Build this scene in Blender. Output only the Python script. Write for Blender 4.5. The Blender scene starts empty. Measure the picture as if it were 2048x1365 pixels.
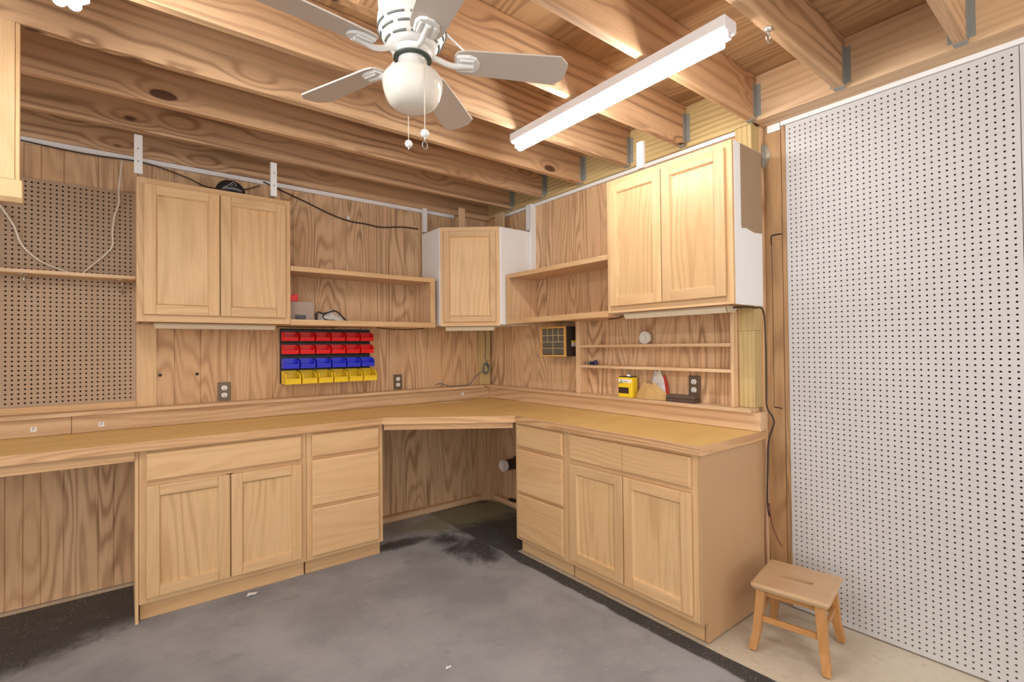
import bpy, math, random
from mathutils import Vector, Matrix
random.seed(7)
sc = bpy.context.scene
COL = sc.collection

# ------------------------------------------------------------------ camera
F_PX = 986.994
YAW, PIT, ROL = math.radians(51.819), math.radians(0.723), math.radians(-0.568)
fw = Vector((math.cos(YAW)*math.cos(PIT), math.sin(YAW)*math.cos(PIT), math.sin(PIT)))
rt = Vector((math.sin(YAW), -math.cos(YAW), 0)); up = rt.cross(fw)
r2 = math.cos(ROL)*rt + math.sin(ROL)*up
u2 = -math.sin(ROL)*rt + math.cos(ROL)*up
cd = bpy.data.cameras.new('camera'); cam = bpy.data.objects.new('camera', cd); COL.objects.link(cam)
mt = Matrix((r2, u2, -fw)).transposed().to_4x4(); mt.translation = (-2.712, -3.782, 1.393)
cam.matrix_world = mt
cd.sensor_width = 36; cd.lens = F_PX/2048*36; cd.clip_start = 0.05
sc.camera = cam

# ------------------------------------------------------------------ world, exposure
w = bpy.data.worlds.new('world'); sc.world = w; w.use_nodes = True
w.node_tree.nodes['Background'].inputs[0].default_value = (1.0, 0.985, 0.965, 1)
w.node_tree.nodes['Background'].inputs[1].default_value = 1.40
vs = sc.view_settings
vs.view_transform = 'Standard'; vs.look = 'None'; vs.gamma = 1; vs.use_curve_mapping = False
vs.exposure = 0.27
TUBE = 50.0       # emission of the strip light tubes

# ------------------------------------------------------------------ mesh builder
class MB:
    def __init__(s, o=(0, 0, 0)):
        s.o = Vector(o); s.v = []; s.f = []; s.mi = []; s.sm = []
    def _add(s, vs_, fs, mi=0, sm=False):
        n = len(s.v)
        s.v += [tuple(Vector(p)-s.o) for p in vs_]
        s.f += [[n+i for i in f] for f in fs]; s.mi += [mi]*len(fs); s.sm += [sm]*len(fs)
    def box(s, x0, x1, y0, y1, z0, z1, mi=0):
        if x0 > x1: x0, x1 = x1, x0
        if y0 > y1: y0, y1 = y1, y0
        if z0 > z1: z0, z1 = z1, z0
        V = [(x, y, z) for z in (z0, z1) for y in (y0, y1) for x in (x0, x1)]
        s._add(V, [(0, 2, 3, 1), (4, 5, 7, 6), (0, 1, 5, 4), (2, 6, 7, 3), (0, 4, 6, 2), (1, 3, 7, 5)], mi)
        return s
    def hexa(s, bot, top, mi=0):      # two quads, ccw seen from above
        s._add(list(bot)+list(top), [(3, 2, 1, 0), (4, 5, 6, 7), (0, 1, 5, 4), (1, 2, 6, 5), (2, 3, 7, 6), (3, 0, 4, 7)], mi)
        return s
    def prism(s, pts, axis, a, b, mi=0, sm=False):    # 2d polygon extruded along axis
        n = len(pts)
        def P(p, t):
            return {'x': (t, p[0], p[1]), 'y': (p[0], t, p[1]), 'z': (p[0], p[1], t)}[axis]
        V = [P(p, a) for p in pts]+[P(p, b) for p in pts]
        s._add(V, [list(range(n)), list(range(2*n-1, n-1, -1))], mi)
        k = len(s.v)-2*n
        for i in range(n):
            j = (i+1) % n
            s.f.append([k+i, k+n+i, k+n+j, k+j]); s.mi.append(mi); s.sm.append(sm)
        return s
    def lathe(s, prof, c=(0, 0, 0), n=40, axis='z', mi=0, sm=True):
        V = []; F = []
        for r, h in prof:
            for k in range(n):
                a = 2*math.pi*k/n; x, y = r*math.cos(a), r*math.sin(a)
                V.append({'z': (c[0]+x, c[1]+y, c[2]+h), 'x': (c[0]+h, c[1]+x, c[2]+y), 'y': (c[0]+x, c[1]+h, c[2]+y)}[axis])
        for i in range(len(prof)-1):
            for k in range(n):
                k2 = (k+1) % n
                F.append((i*n+k, i*n+k2, (i+1)*n+k2, (i+1)*n+k))
        s._add(V, F, mi, sm)
        if prof[0][0] > 1e-6: s._add([V[k] for k in range(n)], [list(range(n))[::-1]], mi)
        if prof[-1][0] > 1e-6: s._add([V[(len(prof)-1)*n+k] for k in range(n)], [list(range(n))], mi)
        return s
    def tube(s, pts, r, n=8, mi=0):
        pts = [Vector(p) for p in pts]; V = []; F = []
        ref = Vector((0.13, 0.29, 0.95)).normalized()
        for i, p in enumerate(pts):
            d = (pts[min(i+1, len(pts)-1)]-pts[max(i-1, 0)]).normalized()
            u = d.cross(ref)
            if u.length < 1e-3: u = d.cross(Vector((1, 0, 0)))
            u.normalize(); v = d.cross(u)
            for k in range(n):
                a = 2*math.pi*k/n; V.append(p+(u*math.cos(a)+v*math.sin(a))*r)
        for i in range(len(pts)-1):
            for k in range(n):
                k2 = (k+1) % n; F.append((i*n+k, i*n+k2, (i+1)*n+k2, (i+1)*n+k))
        F.append(list(range(n))[::-1]); F.append([(len(pts)-1)*n+k for k in range(n)])
        s._add(V, F, mi, True)
        return s
    def build(s, name, mats, parent=None, bevel=0, seg=2, smooth=None):
        me = bpy.data.meshes.new(name); me.from_pydata(s.v, [], s.f); me.validate()
        if not isinstance(mats, (list, tuple)): mats = [mats]
        for m in mats: me.materials.append(m)
        if len(me.polygons) == len(s.f):
            for p, mi, sm in zip(me.polygons, s.mi, s.sm):
                p.material_index = mi; p.use_smooth = sm if smooth is None else smooth
        import bmesh
        bm = bmesh.new(); bm.from_mesh(me); bmesh.ops.recalc_face_normals(bm, faces=bm.faces); bm.to_mesh(me); bm.free()
        ob = bpy.data.objects.new(name, me); COL.objects.link(ob)
        if parent is not None: ob.parent = parent
        else: ob.location = s.o
        if bevel:
            b = ob.modifiers.new('bevel', 'BEVEL'); b.width = bevel; b.segments = seg; b.limit_method = 'ANGLE'; b.angle_limit = math.radians(40)
        return ob

def tag(o, label, cat, group=None, kind=None):
    o['label'] = label; o['category'] = cat
    if group: o['group'] = group
    if kind: o['kind'] = kind
    return o
def thing(name, label, cat, loc=(0, 0, 0), rz=0, group=None):
    o = bpy.data.objects.new(name, None); COL.objects.link(o); o.location = loc; o.rotation_euler = (0, 0, rz)
    o.empty_display_size = 0.05
    return tag(o, label, cat, group)
def struct(mb, name, mats, label=None, **k):
    o = mb.build(name, mats, **k); o['kind'] = 'structure'
    if label: o['label'] = label
    return o
def smooth_path(pts, n=6):
    P = [Vector(p) for p in pts]; out = []
    for i in range(len(P)-1):
        p0 = P[max(i-1, 0)]; p1 = P[i]; p2 = P[i+1]; p3 = P[min(i+2, len(P)-1)]
        for k in range(n):
            t = k/n
            out.append(0.5*((2*p1)+(p2-p0)*t+(2*p0-5*p1+4*p2-p3)*t*t+(3*p1-p0-3*p2+p3)*t**3))
    out.append(P[-1]); return out

# ------------------------------------------------------------------ materials
def srgb(r, g, b):
    f = lambda c: ((c/255+0.055)/1.055)**2.4 if c > 10 else c/255/12.92
    return (f(r), f(g), f(b), 1)
class NT:
    def __init__(s, name):
        s.m = bpy.data.materials.new(name); s.m.use_nodes = True; s.t = s.m.node_tree
        s.b = s.t.nodes['Principled BSDF']
    def n(s, typ, **k):
        x = s.t.nodes.new(typ)
        for a, v in k.items(): setattr(x, a, v)
        return x
    def put(s, sock, v):
        if hasattr(v, 'is_output') or hasattr(v, 'links'): s.t.links.new(v, sock)
        else: sock.default_value = v
    def math(s, op, a, b=0.0, c=0.0, clamp=False):
        x = s.n('ShaderNodeMath', operation=op, use_clamp=clamp)
        s.put(x.inputs[0], a); s.put(x.inputs[1], b); s.put(x.inputs[2], c)
        return x.outputs[0]
    def vmath(s, op, a, b=None):
        x = s.n('ShaderNodeVectorMath', operation=op); s.put(x.inputs[0], a)
        if b is not None: s.put(x.inputs[1], b)
        return x.outputs[0]
    def mix(s, f, a, b, bt='MIX'):
        x = s.n('ShaderNodeMix', data_type='RGBA', blend_type=bt)
        s.put(x.inputs[0], f); s.put(x.inputs[6], a); s.put(x.inputs[7], b); return x.outputs[2]
    def noise(s, vec, scale=1, detail=2, rough=0.5, dist=0):
        x = s.n('ShaderNodeTexNoise'); s.put(x.inputs['Vector'], vec); x.inputs['Scale'].default_value = scale
        x.inputs['Detail'].default_value = detail; x.inputs['Roughness'].default_value = rough; x.inputs['Distortion'].default_value = dist
        return x.outputs['Fac']
    def step(s, v, a, b):      # smoothstep a..b
        x = s.n('ShaderNodeMapRange', interpolation_type='SMOOTHSTEP')
        s.put(x.inputs[0], v); x.inputs[1].default_value = a; x.inputs[2].default_value = b
        return x.outputs[0]
_mc = {}
def plain(name, col, rough=0.5, metal=0, spec=0.5, emit=0, bump=0):
    if name in _mc: return _mc[name]
    t = NT(name); t.b.inputs['Base Color'].default_value = col; t.b.inputs['Roughness'].default_value = rough
    t.b.inputs['Metallic'].default_value = metal; t.b.inputs['Specular IOR Level'].default_value = spec
    if emit:
        t.b.inputs['Emission Color'].default_value = col; t.b.inputs['Emission Strength'].default_value = emit
    else:   # faint procedural unevenness
        co = t.n('ShaderNodeTexCoord').outputs['Object']
        nz = t.noise(co, 9, 3)
        t.put(t.b.inputs['Base Color'], t.mix(t.math('MULTIPLY', nz, 0.16), col, (col[0]*.72, col[1]*.72, col[2]*.72, 1)))
    _mc[name] = t.m; return t.m

STY = {  # base, dark, lines per metre, noise amp, contrast, sharpness, knots, roughness, noise scale (across, along)
 'cab':   (srgb(226, 190, 144), srgb(186, 138, 90), 55, 13, .34, 1.8, 0, .42, (3.0, .40)),
 'panel': (srgb(228, 192, 144), srgb(176, 130, 82), 30, 16, .46, 2.2, 0, .32, (3.0, .38)),
 'joist': (srgb(222, 184, 144), srgb(122, 80, 54), 62, 5, .72, 2.6, 1.5, .6, (3.0, .28)),
 'ply':   (srgb(226, 190, 150), srgb(136, 94, 62), 14, 24, .72, 1.9, 0, .6, (3.0, .42)),
 'treat': (srgb(206, 184, 132), srgb(158, 122, 74), 110, 5, .65, 1.8, .3, .6, (3.0, .35)),
 'board': (srgb(230, 198, 160), srgb(172, 124, 86), 85, 9, .55, 1.8, 0, .5, (3.2, .4)),
 'top':   (srgb(238, 206, 134), srgb(222, 176, 92), 14, 6, .5, 1.2, 0, .38, (1.6, .5)),
 'rail':  (srgb(224, 184, 138), srgb(160, 108, 70), 110, 12, .7, 1.8, 0, .45, (5.0, .5)),
 'stool': (srgb(204, 172, 136), srgb(176, 138, 100), 40, 6, .3, 1.5, 0, .3, (4.0, .6)),
 'leg':   (srgb(200, 148, 92), srgb(158, 106, 54), 60, 6, .4, 1.5, 0, .38, (4.0, .6)),
 'old':   (srgb(192, 154, 112), srgb(112, 78, 50), 14, 16, .62, 1.6, 0, .65, (3.0, .4)),
}
def wood(style, axis):
    key = 'wood_%s_%s' % (style, axis)
    if key in _mc: return _mc[key]
    base, dark, freq, amp, con, sharp, knots, rough, ns = STY[style]
    t = NT(key)
    co = t.n('ShaderNodeTexCoord').outputs['Object']
    rnd = t.n('ShaderNodeObjectInfo').outputs['Random']
    off = t.n('ShaderNodeCombineXYZ')
    for i, k in enumerate((13.1, 7.7, 29.3)): t.put(off.inputs[i], t.math('MULTIPLY', rnd, k))
    p = t.vmath('ADD', co, off.outputs[0])
    sp = t.n('ShaderNodeSeparateXYZ'); t.put(sp.inputs[0], p)
    o = {'x': (0, 1, 2), 'y': (1, 0, 2), 'z': (2, 0, 1)}[axis]
    A, B, C = (sp.outputs[i] for i in o)
    def vec(sa, sb):
        c = t.n('ShaderNodeCombineXYZ'); t.put(c.inputs[0], t.math('MULTIPLY', A, sa)); t.put(c.inputs[1], t.math('MULTIPLY', B, sb)); t.put(c.inputs[2], t.math('MULTIPLY', C, sb)); return c.outputs[0]
    big = t.noise(vec(ns[1], ns[0]), 1, 2, .45, .3)
    med = t.noise(vec(ns[1]*5, ns[0]*4), 1, 2, .5)
    across = t.math('ADD', B, t.math('MULTIPLY', C, 0.83))
    ph = t.math('ADD', t.math('MULTIPLY', across, freq*2.2), t.math('MULTIPLY', big, amp*6.28))
    ph = t.math('ADD', ph, t.math('MULTIPLY', med, 5.5))
    col_mul = None
    if knots:
        vo = t.n('ShaderNodeTexVoronoi'); t.put(vo.inputs['Vector'], vec(2.5, 6.2)); vo.inputs['Scale'].default_value = 1
        d = vo.outputs['Distance']; cs = t.n('ShaderNodeSeparateColor'); t.put(cs.inputs[0], vo.outputs['Color'])
        sel = t.math('GREATER_THAN', cs.outputs[0], 1-.5*knots)
        near = t.math('MULTIPLY', sel, t.math('SUBTRACT', 1, t.step(d, 0.05, 0.5)))
        ph = t.math('ADD', ph, t.math('MULTIPLY', near, 11))
        kr = t.math('MULTIPLY_ADD', cs.outputs[1], .11, .05)
        wob = t.math('ADD', d, t.math('MULTIPLY', t.noise(vec(9, 20), 1, 2), .06))
        km = t.math('MULTIPLY', sel, t.math('SUBTRACT', 1, t.step(t.math('SUBTRACT', wob, kr), 0, .05)))
    s1 = t.math('MULTIPLY_ADD', t.math('SINE', ph), .5, .5)
    band = t.math('POWER', s1, sharp)
    fade = t.step(t.noise(vec(1.2, 6), 1, 2), .3, .7)
    band = t.math('MULTIPLY', band, t.math('MULTIPLY_ADD', fade, .7, .3))
    fib = t.noise(vec(6, 260), 1, 2, .6)
    tone = t.noise(vec(.5, 2.2), 1, 1)
    c1 = t.mix(t.math('MULTIPLY', band, con), base, dark)
    c1 = t.mix(t.math('MULTIPLY', t.step(fib, .35, .8), .28), c1, dark)
    hot = (base[0]*.86, base[1]*.74, base[2]*.62, 1)
    c1 = t.mix(t.math('MULTIPLY', t.step(tone, .4, .75), .45), c1, hot)
    tint = t.math('MULTIPLY_ADD', rnd, .16, .92)
    g = t.n('ShaderNodeCombineColor'); [t.put(g.inputs[i], tint) for i in range(3)]
    c1 = t.mix(1.0, c1, g.outputs[0], 'MULTIPLY')
    if knots:
        c1 = t.mix(t.math('MULTIPLY', near, .22), c1, srgb(150, 92, 56))
        c1 = t.mix(t.math('MULTIPLY', km, .9), c1, srgb(78, 44, 32))
    t.put(t.b.inputs['Base Color'], c1)
    t.b.inputs['Roughness'].default_value = rough
    t.b.inputs['Specular IOR Level'].default_value = .35
    bm = t.n('ShaderNodeBump'); bm.inputs['Strength'].default_value = .06; bm.inputs['Distance'].default_value = .002
    t.put(bm.inputs['Height'], fib); t.put(t.b.inputs['Normal'], bm.outputs[0])
    _mc[key] = t.m; return t.m

WHITE = plain('white_melamine', srgb(246, 246, 246), .45)
WPAINT = plain('white_paint', srgb(244, 244, 246), .5)
FANW = plain('fan_white', srgb(240, 240, 238), .25)
FANB = plain('fan_blade_grey', srgb(214, 204, 194), .4)
GLOBE = plain('opal_glass', srgb(244, 240, 230), .15)
STEEL = plain('galvanised_steel', srgb(158, 160, 156), .45, .25)
BRASSY = plain('bright_metal', srgb(210, 208, 200), .25, .9)
BLACK = plain('black_plastic', srgb(22, 20, 22), .45)
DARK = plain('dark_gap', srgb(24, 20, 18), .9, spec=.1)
CREAM = plain('cream_enamel', srgb(222, 203, 172), .4)
RED = plain('red_plastic', srgb(238, 12, 14), .35)
BLUE = plain('blue_plastic', srgb(48, 58, 228), .3)
YEL = plain('yellow_plastic', srgb(252, 216, 44), .35)
PAPER = plain('brown_paper', srgb(164, 138, 110), .8)
BOARDW = plain('white_hardboard', srgb(208, 206, 206), .55)
BOARDB = plain('brown_hardboard', srgb(178, 150, 122), .5)
GREY = plain('grey_card', srgb(176, 160, 148), .7)
PLATE = plain('bronze_plate', srgb(112, 96, 78), .35, .3)
OUTW = plain('outlet_white', srgb(240, 240, 236), .35)
CORDW = plain('beige_cord', srgb(232, 220, 200), .5)
CORDD = plain('dark_cord', srgb(58, 44, 36), .55)
CORDB = plain('blue_grey_cord', srgb(78, 96, 108), .5)
RAGW = plain('white_cloth', srgb(226, 222, 218), .9)
RAGT = plain('tan_cloth', srgb(205, 166, 108), .9)
RAGR = plain('red_cloth', srgb(190, 52, 48), .9)
PVC = plain('white_pvc', srgb(236, 222, 216), .35)
KICK = wood('cab', 'x')
LAMP = plain('lit_tube', (1.0, .985, .95, 1), .5, emit=TUBE)

def floor_mat():
    t = NT('concrete_floor'); co = t.n('ShaderNodeTexCoord').outputs['Object']
    a = t.noise(co, 1.6, 5, .6); b = t.noise(co, 34, 4, .7)
    c = t.mix(t.step(a, .35, .7), srgb(216, 208, 190), srgb(198, 188, 170))
    c = t.mix(t.math('MULTIPLY', t.step(b, .5, .75), .3), c, srgb(150, 134, 116))
    t.put(t.b.inputs['Base Color'], c); t.b.inputs['Roughness'].default_value = .55
    return t.m
def mat_rubber():
    t = NT('dusty_rubber'); co = t.n('ShaderNodeTexCoord').outputs['Object']
    sp = t.n('ShaderNodeSeparateXYZ'); t.put(sp.inputs[0], co); X, Y = sp.outputs[0], sp.outputs[1]
    n1 = t.noise(co, 2.2, 5, .6); n2 = t.noise(co, 7, 6, .7, .8); n3 = t.noise(co, 3.1, 6, .72, 1.2); fine = t.noise(co, 160, 2, .5)
    wob = t.math('MULTIPLY_ADD', n2, .16, -.08)
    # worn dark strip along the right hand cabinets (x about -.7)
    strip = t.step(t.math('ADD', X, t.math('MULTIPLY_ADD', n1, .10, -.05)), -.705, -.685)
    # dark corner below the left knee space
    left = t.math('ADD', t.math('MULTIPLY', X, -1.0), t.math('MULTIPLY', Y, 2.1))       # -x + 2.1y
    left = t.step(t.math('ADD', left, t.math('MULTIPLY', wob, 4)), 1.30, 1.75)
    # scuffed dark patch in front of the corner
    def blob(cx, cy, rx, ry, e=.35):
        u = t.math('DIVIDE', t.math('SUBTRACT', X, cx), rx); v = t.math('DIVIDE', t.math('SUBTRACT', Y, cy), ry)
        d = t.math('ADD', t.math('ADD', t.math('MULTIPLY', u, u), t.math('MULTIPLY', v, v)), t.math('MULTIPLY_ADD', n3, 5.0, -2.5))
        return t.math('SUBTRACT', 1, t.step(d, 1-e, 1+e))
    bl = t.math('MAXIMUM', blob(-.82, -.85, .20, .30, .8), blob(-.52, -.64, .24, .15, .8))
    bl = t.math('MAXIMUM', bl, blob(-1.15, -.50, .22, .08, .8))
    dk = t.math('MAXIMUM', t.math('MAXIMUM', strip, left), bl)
    dust = t.mix(t.step(n1, .30, .70), srgb(164, 166, 171), srgb(136, 138, 143))
    dust = t.mix(t.math('MULTIPLY', t.step(n2, .55, .75), .35), dust, srgb(104, 104, 106))
    sc_ = t.math('MULTIPLY', t.step(t.noise(co, 16, 6, .75, 1.5), .62, .72), .35)
    dust = t.mix(sc_, dust, srgb(190, 186, 182))
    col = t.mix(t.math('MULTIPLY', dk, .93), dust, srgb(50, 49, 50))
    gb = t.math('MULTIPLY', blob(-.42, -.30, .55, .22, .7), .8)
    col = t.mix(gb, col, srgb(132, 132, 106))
    vo = t.n('ShaderNodeTexVoronoi'); t.put(vo.inputs['Vector'], co); vo.inputs['Scale'].default_value = 26
    sk = t.n('ShaderNodeSeparateColor'); t.put(sk.inputs[0], vo.outputs['Color'])
    spk = t.math('MULTIPLY', t.math('GREATER_THAN', sk.outputs[0], .8), t.math('LESS_THAN', vo.outputs['Distance'], .085))
    vo2 = t.n('ShaderNodeTexVoronoi'); t.put(vo2.inputs['Vector'], co); vo2.inputs['Scale'].default_value = 130
    sk2 = t.n('ShaderNodeSeparateColor'); t.put(sk2.inputs[0], vo2.outputs['Color'])
    spk2 = t.math('MULTIPLY', t.math('MULTIPLY', t.math('GREATER_THAN', sk2.outputs[0], .6), t.math('LESS_THAN', vo2.outputs['Distance'], .3)), t.math('MULTIPLY', dk, t.step(n2, .4, .6)))
    col = t.mix(t.math('MAXIMUM', spk, t.math('MULTIPLY', spk2, .6)), col, srgb(196, 192, 188))
    t.put(t.b.inputs['Base Color'], col); t.b.inputs['Roughness'].default_value = .62
    bm = t.n('ShaderNodeBump'); bm.inputs['Strength'].default_value = .25; bm.inputs['Distance'].default_value = .002
    t.put(bm.inputs['Height'], t.math('ADD', fine, n2)); t.put(t.b.inputs['Normal'], bm.outputs[0])
    return t.m

# ------------------------------------------------------------------ the setting
struct(MB((-3, -3, 0)).box(-6.6, .15, -6.6, .15, -.1, -.006), 'floor', floor_mat())
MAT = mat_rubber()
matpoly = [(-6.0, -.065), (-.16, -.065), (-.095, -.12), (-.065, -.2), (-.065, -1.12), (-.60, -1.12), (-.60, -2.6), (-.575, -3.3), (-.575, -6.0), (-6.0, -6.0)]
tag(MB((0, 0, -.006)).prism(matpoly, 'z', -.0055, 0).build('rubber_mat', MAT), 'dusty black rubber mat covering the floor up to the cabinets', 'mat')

def grooved(u0, u1, seed):
    rnd = random.Random(seed); pts = [(u0, 0)]; u = u0+.06; gs = []
    while u < u1-.06:
        gs.append(u); u += rnd.choice([.07, .095, .115, .14, .15])
    for g in gs: pts += [(g-.003, 0), (g-.002, .005), (g+.002, .005), (g+.003, 0)]
    pts.append((u1, 0)); return pts
# left wall: grooved plywood, face at y = 0
pl = grooved(-6.5, 0, 3)
m = MB(); m.prism(pl+[(0, .05), (-6.5, .05)], 'z', 0, 2.84)
struct(m, 'wall_left', wood('ply', 'z'))
pr = grooved(0, 2.407, 5)
m = MB(); m.prism([(v, -u) for u, v in pr]+[(.05, -2.407), (.05, .05), (0, .05)], 'z', 0, 2.84)
m.box(.05, .12, -2.508, .05, 0, 2.84); m.box(.092, .12, -6.5, -2.509, 0, 2.84)
struct(m, 'wall_right', wood('ply', 'z'))
struct(MB((-3, -3, 2.84)).box(-6.6, .15, -6.6, .15, 2.84, 2.86), 'ceiling', wood('old', 'y'))
# ledger on the right wall that carries the joists, rim board on the left wall
struct(MB((-.02, -1.25, 2.7)).box(-.04, -.001, -2.50, -.041, 2.59, 2.838), 'trim_1', wood('treat', 'y'), bevel=.002)
struct(MB((-.02, -4.25, 2.7)).box(-.04, .089, -6.0, -2.512, 2.597, 2.838), 'trim_2', wood('board', 'y'), bevel=.002)
struct(MB((-3, -.02, 2.7)).box(-6, 0, -.04, -.001, 2.575, 2.838), 'trim_3', wood('joist', 'x'), bevel=.002)
struct(MB((-3, 0, 2.56)).box(-6, -.40, -.028, -.001, 2.546, 2.574), 'trim_4', WPAINT, bevel=.002)
struct(MB((-.02, 0, 2.57)).box(-.028, -.001, -2.405, -.20, 2.564, 2.588), 'trim_5', WPAINT, bevel=.002)
struct(MB((-.02, -3.5, 2.57)).box(.070, .089, -6.0, -2.602, 2.574, 2.5965), 'trim_6', WPAINT, bevel=.002)
struct(MB((-.02, -2.6, 2.57)).box(.074, .089, -2.598, -2.530, 2.556, 2.5965), 'trim_7', WPAINT, bevel=.002)
# boards at the foot of the wall in the corner
struct(MB((-1, -.04, 0)).box(-1.345, -.155, -.06, -.001, 0, .045), 'baseboard_left', wood('board', 'x'), bevel=.002)
struct(MB((-.04, -.6, 0)).box(-.06, -.001, -1.12, -.105, 0, .045), 'baseboard_right', wood('board', 'y'), bevel=.002)
m = MB((-.12, -.03, 0)); m.box(-.15, -.10, -.06, -.001, .0, .884); struct(m, 'trim_8', wood('board', 'z'), bevel=.002)
m = MB((-.04, -.06, 0)); m.box(-.097, -.001, -.10, -.001, .0, .884); struct(m, 'trim_9', wood('board', 'z'), bevel=.002)
m = MB((-.09, -.02, 1)); m.box(-.14, -.03, -.04, -.001, 1.052, 1.566); struct(m, 'trim_10', wood('treat', 'z'), bevel=.002)

# ------------------------------------------------------------------ ceiling joists
JW = wood('joist', 'x')
order = ['first', 'second', 'third', 'fourth', 'fifth', 'sixth', 'seventh', 'eighth']
for i, yf in enumerate([-.38, -.80, -1.22, -1.65, -2.07, -2.49, -2.905, -3.335]):
    t = thing('ceiling_joist', order[i]+' rough pine ceiling joist out from the left wall', 'joist', (-3.0, yf-.02, 2.6), group='ceiling joists')
    MB((-3.0, yf-.02, 2.6)).box(-6, -.045, yf-.04, yf, 2.6, 2.838).build('beam', JW, t, bevel=.003)
    h = MB((-3.0, yf-.02, 2.6))
    for s in (-1, 1):
        yy = yf-.02+s*.0215
        h.box(-.078, -.0425, yy-.0012, yy+.0012, 2.612, 2.79)
        h.box(-.0425, -.0405, yy, yy+s*.022, 2.62, 2.79)
        for q in range(3): h.box(-.0435, -.0425, yy+s*.012-.004, yy+s*.012+.004, 2.645+q*.05, 2.653+q*.05)
    h.box(-.078, -.0425, yf-.042, yf+.002, 2.5965, 2.5995)
    h.build('joist_hanger', STEEL, t)
# hook under the seventh joist
m = MB((-.78, -2.925, 2.6)); m.lathe([(.016, 0), (.016, -.004), (.008, -.012)], (-.78, -2.925, 2.5995), 16)
m.tube([(-.78, -2.925, 2.59)]+[(-.78+.018*math.sin(a), -2.925, 2.565+.018*math.cos(a)) for a in [k*math.pi/6 for k in range(0, 11)]], .003, 6)
tag(m.build('ceiling_hook', BRASSY), 'small metal ring hook screwed under a bare ceiling joist', 'hook')

# ------------------------------------------------------------------ wires along the ceiling and walls
def cord(name, pts, r, mat, label, cat='cord', n=8):
    P = smooth_path(pts, n); m = MB(P[len(P)//2]); m.tube(P, r, 6); return tag(m.build(name, mat), label, cat)
cord('ceiling_cable', [(-1.80, -2.13, 2.66), (-1.70, -2.14, 2.596), (-1.60, -2.10, 2.594), (-1.50, -2.08, 2.594), (-1.40, -2.06, 2.60), (-1.3, -2.04, 2.66)], .005, WHITE, 'white cable running over the joist beside the ceiling fan', 'cable')
cord('hanging_wire', [(-1.95, -.035, 2.56), (-1.80, -.012, 2.52), (-1.66, -.012, 2.475), (-1.50, -.012, 2.42), (-1.35, -.012, 2.385), (-1.2, -.012, 2.38), (-1.08, -.012, 2.372), (-.9, -.012, 2.40), (-.75, -.012, 2.405)], .005, CORDD, 'dark wire sagging across the plywood above the open left shelf', 'wire')
m = MB((-1.35, -.02, 2.395)); m.lathe([(.001, -.03), (.012, -.026), (.014, -.014), (.012, -.002)], (-1.35, 0, 2.405), 16, 'y')
tag(m.build('cable_clip', WHITE), 'round white cable clip on the plywood above the open shelf', 'clip')
cord('loop_wire', [(-3.2, -.035, 2.55), (-2.9, -.034, 2.535), (-2.62, -.034, 2.545), (-2.40, -.034, 2.50), (-2.28, -.034, 2.46), (-2.1, -.034, 2.475), (-1.97, -.034, 2.53)], .004, CORDD, 'dark wire hanging along the white strip above the left cabinet', 'wire')

# ------------------------------------------------------------------ hanging strips (white) from joists to cabinets
def strip(name, x0, x1, y0, y1, z0, z1, label, mat=WHITE, screws=None, cat='strip', grp=None):
    o = ((x0+x1)/2, (y0+y1)/2, z0); t = thing(name, label, cat, o, group=grp)
    MB(o).box(x0, x1, y0, y1, z0, z1).build('board', mat, t, bevel=.0015)
    if screws:
        for (sx, sy, sz, ax) in screws: MB(o).lathe([(.0045, -.0015), (.0045, .0)], (sx, sy, sz), 10, ax).build('screw', STEEL, t)
    return t
strip('hanging_strip', -2.668, -2.63, -.355, -.334, 2.382, 2.5985, 'white strip hanging the left end of the double door cabinet from a joist', screws=[(-2.65, -.3555, 2.45, 'y'), (-2.65, -.3555, 2.52, 'y')])
strip('hanging_strip', -1.972, -1.935, -.355, -.334, 2.382, 2.5985, 'white strip beside the black cap, above the right end of the double door cabinet', screws=[(-1.953, -.3555, 2.45, 'y'), (-1.953, -.3555, 2.53, 'y')])
strip('hanging_strip', -.323, -.300, -2.00, -1.955, 2.441, 2.5985, 'short white strip on top of the right tall cabinet under the ceiling', screws=[(-.3235, -1.978, 2.5, 'x')])
strip('corner_strip', -.73, -.695, -.075, -.042, 2.372, 2.5735, 'white upright strip rising from the left side of the corner cabinet')
strip('corner_strip', -.05, -.0295, -.645, -.603, 2.372, 2.588, 'white upright strip rising from the right side of the corner cabinet')
strip('scribe_strip', -.055, -.001, -.675, -.6535, 1.985, 2.585, 'tall white strip between the corner cabinet and the right wall')
strip('wood_prop', -.490, -.435, -.26, -.24, 2.372, 2.575, 'bare wood prop on top of the corner cabinet, the left one', wood('board', 'z'))
strip('wood_prop', -.12, -.10, -.375, -.26, 2.372, 2.575, 'bare wood prop on top of the corner cabinet, the right one', wood('board', 'z'))

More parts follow.
